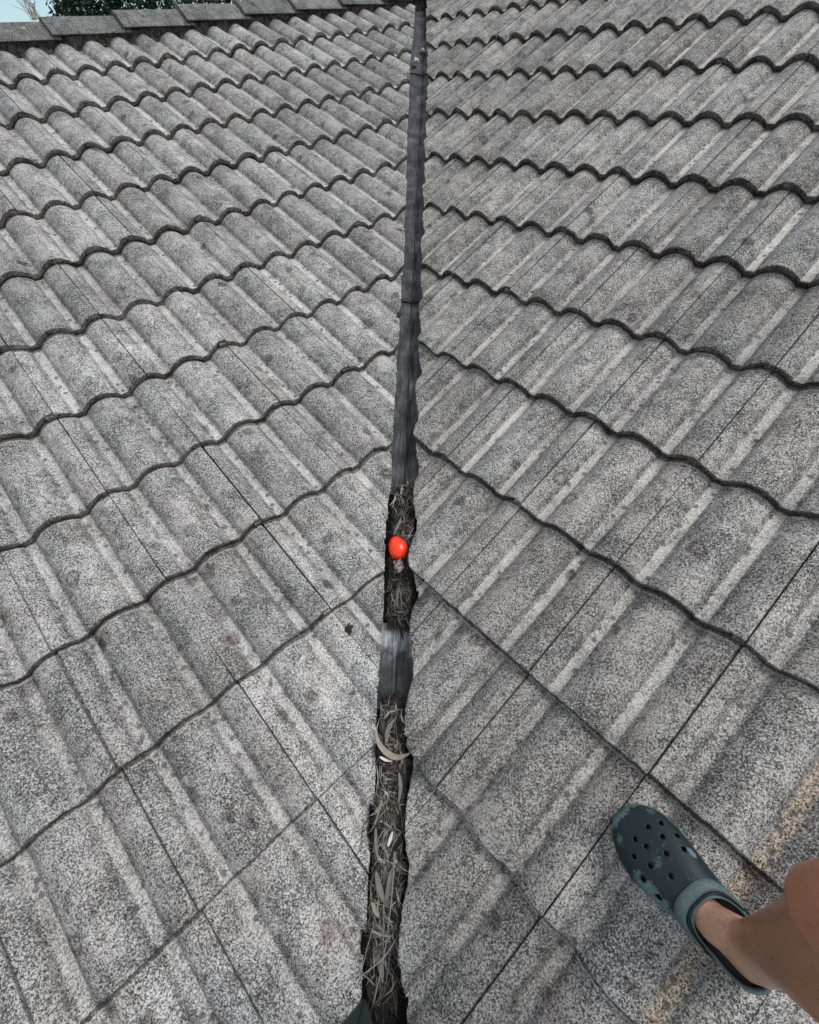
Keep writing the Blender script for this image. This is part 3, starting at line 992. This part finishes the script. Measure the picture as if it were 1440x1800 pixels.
# ------------------------------------------------------------------ person: bare leg in a clog
UF, VF = Vector((S2, -S2, 0)), AX['R'][1]
NF = AX['R'][2]
FO = UF * 1.105 + VF * -.105 + NF * -.009
FA = (UF * -.992 + VF * .124).normalized()
FB = NF.cross(FA).normalized()          # towards the inner side of the foot
FM = frame_matrix(FO, FA, FB, NF)
def fp(x, y, z): return FM @ Vector((x, y, z))

person = empty('person', fp(.06, .006, .0), 'tanned bare leg stepping in a worn dark clog at the right edge', 'person')
pinv = Matrix.Translation(-person.location)

def bones_mesh(chains, voxel, smooth_it, name):
    bm = bmesh.new()
    for a, b, ra, rb, sc in chains:
        n = max(2, int((b - a).length / (min(ra, rb) * .35)))
        for i in range(n + 1):
            t = i / n
            p, r = a.lerp(b, t), ra + (rb - ra) * t
            m = Matrix.Translation(p) @ (sc.to_4x4() if sc else Matrix.Identity(4)) @ Matrix.Scale(r, 4)
            bmesh.ops.create_icosphere(bm, subdivisions=2, radius=1, matrix=m)
    me = bpy.data.meshes.new(name); bm.to_mesh(me); bm.free()
    o = bpy.data.objects.new('tmp', me); COL.objects.link(o)
    md = o.modifiers.new('r', 'REMESH'); md.mode = 'VOXEL'; md.voxel_size = voxel
    ms = o.modifiers.new('s', 'SMOOTH'); ms.factor = .6; ms.iterations = smooth_it
    dg = bpy.context.evaluated_depsgraph_get()
    res = bpy.data.meshes.new_from_object(o.evaluated_get(dg))
    bpy.data.objects.remove(o)
    res.name = name
    for p in res.polygons: p.use_smooth = True
    return res

heel = fp(.040, .002, .050)
ank = Vector((.660, -.818, .062))
knee = Vector((.622, -.806, .435))
hip = Vector((.84, -1.12, .74))
sh = lambda t: ank.lerp(knee, t)
bk = Vector((.16, -.98, 0)).normalized()      # towards the back of the leg
fr_ = -bk
ch = [
    (fp(.030, .002, .044), fp(.10, .006, .044), .027, .029, None),
    (fp(.10, .006, .042), fp(.19, .016, .036), .030, .026, None),
    (fp(.095, .008, .054), fp(.150, .010, .046), .029, .024, None),
    (fp(.19, -.014, .036), fp(.24, -.016, .034), .016, .010, None),
    (fp(.19, .03, .036), fp(.252, .028, .034), .018, .010, None),
    (heel, ank, .028, .031, None),
    (fp(.095, .006, .058), ank, .031, .034, None),
    (ank + Vector((-.022, -.012, .0)), ank + Vector((-.020, -.012, .008)), .015, .015, None),
    (ank + Vector((.026, .010, -.008)), ank + Vector((.024, .010, .0)), .015, .015, None),
    (fp(.014, .002, .055), sh(.25) + bk * .026, .014, .020, None),
    (ank, sh(.30), .033, .038, None),
    (sh(.30), sh(.62), .038, .045, None),
    (sh(.28) + bk * .018, sh(.60) + bk * .034, .032, .050, None),
    (sh(.60) + bk * .034, sh(.92) + bk * .022, .050, .044, None),
    (sh(.62), knee, .045, .052, None),
    (knee + fr_ * .016 + Vector((-.012, 0, -.02)), knee + fr_ * .016 + Vector((-.012, 0, .02)), .047, .047, None),
    (knee + Vector((0, 0, .02)), knee.lerp(hip, .5), .055, .070, None),
    (knee.lerp(hip, .5), hip, .070, .088, None),
]
legme = bones_mesh([(pinv @ a, pinv @ b, ra, rb, s) for a, b, ra, rb, s in ch], .005, 9, 'leg')
legme.materials.append(M['skin'])
leg = link('leg', legme, person)
rr = random.Random(31)
HV, HF = [], []
cand = [v for v in legme.vertices if -.02 < (v.co.z + person.location.z) < .36]
for k in range(900):
    v = cand[rr.randrange(len(cand))]
    nrm = v.normal
    dn = (Vector((rr.gauss(0, .4), rr.gauss(0, .4), -1)))
    dn = (dn - nrm * dn.dot(nrm)).normalized()
    L = rr.uniform(.004, .010)
    p0 = v.co + Vector((rr.uniform(-.002, .002), rr.uniform(-.002, .002), 0)) * 1.0 - nrm * .0005
    p1 = p0 + dn * L + nrm * .0018
    sdv = dn.cross(nrm) * .00014
    b = len(HV)
    HV += [p0 - sdv, p0 + sdv, p1 + sdv * .4, p1 - sdv * .4]; HF.append((b, b + 1, b + 2, b + 3))
tag(link('leg_hair', mesh('leg_hair', HV, HF), person, M['dark_twig']), kind='stuff')

# shorts leg around the thigh (outside the frame)
V, Fc = [], []
ax_ = (hip - knee).normalized()
pts = [knee.lerp(hip, t) for t in (.42, .6, .8, 1.0, 1.12)]
v2, f2 = tube([pinv @ p for p in pts], [.098, .10, .106, .112, .112], 24, False)
v3, f3 = tube([pinv @ p for p in pts], [.094, .096, .102, .108, .108], 24, False)
nV = len(v2)
V = v2 + v3
Fc = f2 + [tuple(q + nV for q in f[::-1]) for f in f3]
for k in range(24): Fc.append((k, nV + k, nV + (k + 1) % 24, (k + 1) % 24))
e = 4 * 24
Fc.append(tuple(e + k for k in range(24)))
link('shorts', mesh('shorts', V, Fc, True), person, M['shorts'])

# clog: sole, upper with vents, strap, heel rim
OUT = [(.000, .018, -.014), (.006, .030, -.026), (.018, .040, -.035), (.040, .045, -.041), (.075, .045, -.043), (.110, .049, -.045), (.145, .058, -.049), (.180, .066, -.054), (.210, .069, -.056), (.235, .064, -.054), (.255, .055, -.047), (.270, .045, -.036), (.280, .034, -.024), (.286, .021, -.010)]
def width_at(x):
    for (x0, a0, b0), (x1, a1, b1) in zip(OUT, OUT[1:]):
        if x <= x1:
            t = max(0, (x - x0) / (x1 - x0))
            return a0 + (a1 - a0) * t, b0 + (b1 - b0) * t
    return OUT[-1][1:]
clog = bpy.data.objects.new('clog', None)
COL.objects.link(clog); clog.parent = person
clog.matrix_local = pinv @ FM

def ring_outline(scale=0.0):
    L = [(x, a + scale) for x, a, b in OUT] + [(x, b - scale) for x, a, b in reversed(OUT)]
    if scale:
        L = [(x + (scale if x > .27 else (-scale if x < .01 else 0)), y) for x, y in L]
    return L
def sole_mesh():
    lv = [(-.004, .004), (.000, .010), (.002, .020), (.0015, .028), (-.002, .030), (-.007, .0285), (-.010, .022)]
    V, Fc = [], []
    base = ring_outline()
    for off, z in lv:
        for (x, y) in ring_outline(off):
            rise = .010 * max(0, (x - .20) / .09) ** 2 * (1 if z < .012 else .3)
            V.append((x, y, z + rise))
    n = len(base)
    for i in range(len(lv) - 1):
        for k in range(n):
            p, q = i * n + k, i * n + (k + 1) % n
            Fc.append((p, q, q + n, p + n))
    Fc.append(tuple(range(n))[::-1])
    Fc.append(tuple((len(lv) - 1) * n + k for k in range(n)))
    me = mesh('sole', V, Fc)
    for p in me.polygons: p.use_smooth = len(p.vertices) == 4
    return me
sm = sole_mesh()
at = sm.attributes.new('wear', 'FLOAT', 'POINT')
at.data.foreach_set('value', [.35 + (.5 if .10 < v.co.x < .24 and v.co.y > 0 else 0) for v in sm.vertices])
link('sole', sm, clog, M['clog_teal'])

# upper: dome over the front of the foot
def dome_pt(s, a, off=0.0):
    """s 0 toe .. 1 collar, a -1 outer .. 1 inner"""
    aa = abs(a)
    xf = .287                              # toe
    # the collar opening slants: further back at the sides
    xc = .133 - .075 * aa ** 2.2
    x = xf + (xc - xf) * s
    x = max(x, .001)
    wi, wo = width_at(min(x, .2855))
    yc, hw = (wi + wo) / 2, (wi - wo) / 2
    tt = min(1, (.289 - x) / .155)
    Ht = .030 + .056 * math.sin(tt * math.pi / 2) ** .75
    back = max(0, (.13 - x) / .07)
    if aa > .5: Ht -= 0
    ca = math.cos(a * math.pi / 2) ** .62 if aa < 1 else 0
    z = .024 + (Ht - .024) * ca
    if x < .14: z = .024 + (Ht - .024) * ca * (1 - .2 * min(1, back))
    y = yc + (hw + .0012) * math.copysign(math.sin(aa * math.pi / 2) ** .86, a)
    return Vector((x, y, z + off))
V, Fc, wear = [], [], []
na, nss = 48, 36
for i in range(nss + 1):
    for j in range(na + 1):
        s, a = i / nss, -1 + 2 * j / na
        p = dome_pt(s, a)
        V.append(p)
        wv = .36
        if s < .07: wv = .95 - s * 6
        for s0, a0, rs, ra, val in ((.62, .62, .26, .34, .98), (.80, .75, .2, .3, .8), (.54, .06, .07, .16, .72), (.60, -.62, .06, .10, 1.0), (.16, .5, .12, .3, .66), (.47, -.2, .03, .4, .58), (.15, -.7, .1, .25, .7), (.85, -.2, .07, .2, .62)):
            d2 = ((s - s0) / rs) ** 2 + ((a - a0) / ra) ** 2
            if d2 < 1: wv = max(wv, val * (1 - d2 * .6))
        wear.append(wv)
for i in range(nss):
    for j in range(na):
        p = i * (na + 1) + j
        Fc.append((p, p + 1, p + na + 2, p + na + 1))
um = mesh('upper', V, Fc, True)
at = um.attributes.new('wear', 'FLOAT', 'POINT')
at.data.foreach_set('value', wear)
um.materials.append(M['clog_dark'])
uo = bpy.data.objects.new('tmp', um); COL.objects.link(uo)
sdm = uo.modifiers.new('t', 'SOLIDIFY'); sdm.thickness = .0045; sdm.offset = -1
# vent holes in rows
VENTS = [(.30, -.52), (.27, -.22), (.27, .10), (.44, -.62), (.41, -.30), (.38, .02), (.36, .32), (.57, -.50), (.54, -.14), (.52, .16), (.52, .47), (.70, .02), (.69, .50)]
cb = bmesh.new()
for s, a in VENTS:
    p = dome_pt(s, a)
    du = (dome_pt(s, a + .02) - dome_pt(s, a - .02)).normalized()
    dv = (dome_pt(s + .02, a) - dome_pt(s - .02, a)).normalized()
    nn = du.cross(dv).normalized()
    if nn.z < 0: nn = -nn
    m = Matrix.Translation(p - nn * .003) @ nn.to_track_quat('Z', 'Y').to_matrix().to_4x4()
    bmesh.ops.create_cone(cb, cap_ends=True, segments=14, radius1=.0042, radius2=.0042, depth=.024, matrix=m)
cm = bpy.data.meshes.new('cut'); cb.to_mesh(cm); cb.free()
co = bpy.data.objects.new('cut', cm); COL.objects.link(co)
bmod = uo.modifiers.new('b', 'BOOLEAN'); bmod.operation = 'DIFFERENCE'; bmod.object = co; bmod.solver = 'EXACT'
dg = bpy.context.evaluated_depsgraph_get()
um2 = bpy.data.meshes.new_from_object(uo.evaluated_get(dg))
um2.name = 'upper'
bpy.data.objects.remove(uo); bpy.data.objects.remove(co)
upper = link('upper', um2, clog)
# dark lining disc-bed seen through the vents
V, Fc = [], []
for i in range(13):
    for j in range(25):
        p = dome_pt(.12 + .78 * i / 12, -.9 + 1.8 * j / 24)
        c = Vector((p.x, p.y * .9, .03))
        V.append(p + (c - p).normalized() * .011)
for i in range(12):
    for j in range(24):
        q = i * 25 + j
        Fc.append((q, q + 1, q + 26, q + 25))
link('lining', mesh('lining', V, Fc, True), clog, M['clog_black'])

def band(name, mat, s0, s1, amax, off, thick, wearv, parent=clog, n=44, lift=0.0, rows=5):
    V, Fc = [], []
    def q(s, a, o):
        p = dome_pt(s, a)
        c = Vector((p.x + .02, p.y * .4, .01))
        return p + (p - c).normalized() * o + Vector((0, 0, lift * (1 - abs(a))))
    for j in range(n + 1):
        a = -amax + 2 * amax * j / n
        for i in range(rows):
            f = i / (rows - 1)
            bul = math.sin(math.pi * f) ** .4 if 0 < f < 1 else 0
            V.append(q(s0 + (s1 - s0) * f, a, off + thick * (.35 + .65 * bul)))
        for i in range(rows):
            f = 1 - i / (rows - 1)
            V.append(q(s0 + (s1 - s0) * f, a, off))
    K = rows * 2
    for j in range(n):
        for k in range(K):
            p, r = j * K + k, j * K + (k + 1) % K
            Fc.append((p, r, r + K, p + K))
    Fc += [tuple(range(K))[::-1], tuple(n * K + k for k in range(K))]
    me = mesh(name, V, Fc, True)
    at = me.attributes.new('wear', 'FLOAT', 'POINT')
    at.data.foreach_set('value', [wearv] * len(V))
    return link(name, me, parent, mat)
strap = band('heel_strap', M['clog_teal'], .84, .965, .97, .0015, .006, .35)
band('strap_groove', M['clog_black'], .965, 1.0, .985, .0005, .0045, .1, clog)
band('collar', M['clog_teal'], 1.0, 1.05, .99, -.0055, .0045, .4, clog)
# rivets on both sides
for a in (-.93, .93):
    p = dome_pt(.97, a)
    bm = bmesh.new()
    bmesh.ops.create_uvsphere(bm, u_segments=14, v_segments=8, radius=.006)
    me = bpy.data.meshes.new('rivet'); bm.to_mesh(me); bm.free()
    o = link('rivet', me, clog, M['clog_black']); o.location = p + Vector((0, math.copysign(.003, a), .002)); o.scale = (1, .5, 1)
# low heel wall
V, Fc = [], []
path = [(x, a) for x, a, b in OUT if x <= .08][::-1] + [(x, b) for x, a, b in OUT if x <= .08]
path = [(.095, .047)] + path + [(.095, -.044)]
for i, (x, y) in enumerate(path):
    t = i / (len(path) - 1)
    z = .045 + .004 * math.sin(math.pi * t)
    cx, cy = .06, 0
    d = Vector((x - cx, y - cy, 0)).normalized()
    b = Vector((x, y, 0))
    for o_, zz in ((.0005, .026), (.0015, z - .006), (.001, z), (-.0025, z + .001), (-.0045, z - .002), (-.0055, .028)):
        V.append(b + d * o_ + Vector((0, 0, zz)))
for i in range(len(path) - 1):
    for k in range(6):
        p, q = i * 6 + k, i * 6 + (k + 1) % 6
        Fc.append((p, q, q + 6, p + 6))
Fc += [tuple(range(6))[::-1], tuple((len(path) - 1) * 6 + k for k in range(6))]
hm = mesh('heel_rim', V, Fc, True)
at = hm.attributes.new('wear', 'FLOAT', 'POINT')
at.data.foreach_set('value', [.3] * len(V))
link('heel_rim', hm, clog, M['clog_teal'])
# footbed, dark
V = [Vector((x, y * .9, .0315)) for x, y in ring_outline()]
n = len(V)
V += [v - Vector((0, 0, .004)) for v in V]
Fc = [tuple(range(n)), tuple(range(n, 2 * n))[::-1]] + [(k, n + k, n + (k + 1) % n, (k + 1) % n) for k in range(n)]
link('footbed', mesh('footbed', V, Fc), clog, M['clog_black'])

# ------------------------------------------------------------------ nozzle of a blower at the bottom edge
noz = empty('blower_nozzle', (.079, -.905, .19), 'smooth dark green nozzle tip poking in at the bottom edge beside the valley', 'nozzle')
tip = Vector((.0, .0, .0))
ax_ = Vector((-.03, -.55, .42)).normalized()
sx = Vector((1, -.05, 0)); sx = (sx - ax_ * sx.dot(ax_)).normalized()
sz = sx.cross(ax_).normalized()
if sz.z < 0: sz = -sz
V, Fc = [], []
def sect(t):
    c = tip + ax_ * (t * .5)
    w, h = .003 + .080 * min(1, t * 3.8), .003 + .050 * min(1, t * 3.0)
    P = []
    for k in range(32):
        a = 2 * math.pi * k / 32
        ca, sa = math.cos(a), math.sin(a)
        e = .42 + .5 * t
        P.append(c + sx * math.copysign(abs(ca) ** e, ca) * w + sz * math.copysign(abs(sa) ** e, sa) * h)
    return P
ts = [0, .015, .05, .12, .22, .35, .5, .7, 1]
for t in ts: V += sect(t)
for i in range(len(ts) - 1):
    for k in range(32):
        p, q = i * 32 + k, i * 32 + (k + 1) % 32
        Fc.append((p, q, q + 32, p + 32))
Fc.append(tuple((len(ts) - 1) * 32 + k for k in range(32)))
Fc.append(tuple(range(32))[::-1])
nm_ = mesh('tube', V, Fc, True)
nm_.materials.append(M['nozzle']); nm_.materials.append(M['nozzle_dark'])
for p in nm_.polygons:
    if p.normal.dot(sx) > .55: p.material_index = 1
link('tube', nm_, noz)
# raised mould seam along the top
V, Fc = tube([sum(sect(t)[7:10], Vector()) / 3 + sz * .0006 for t in ts], [.0011] * len(ts), 6)
link('mould_seam', mesh('mould_seam', V, Fc, True), noz, M['nozzle_dark'])
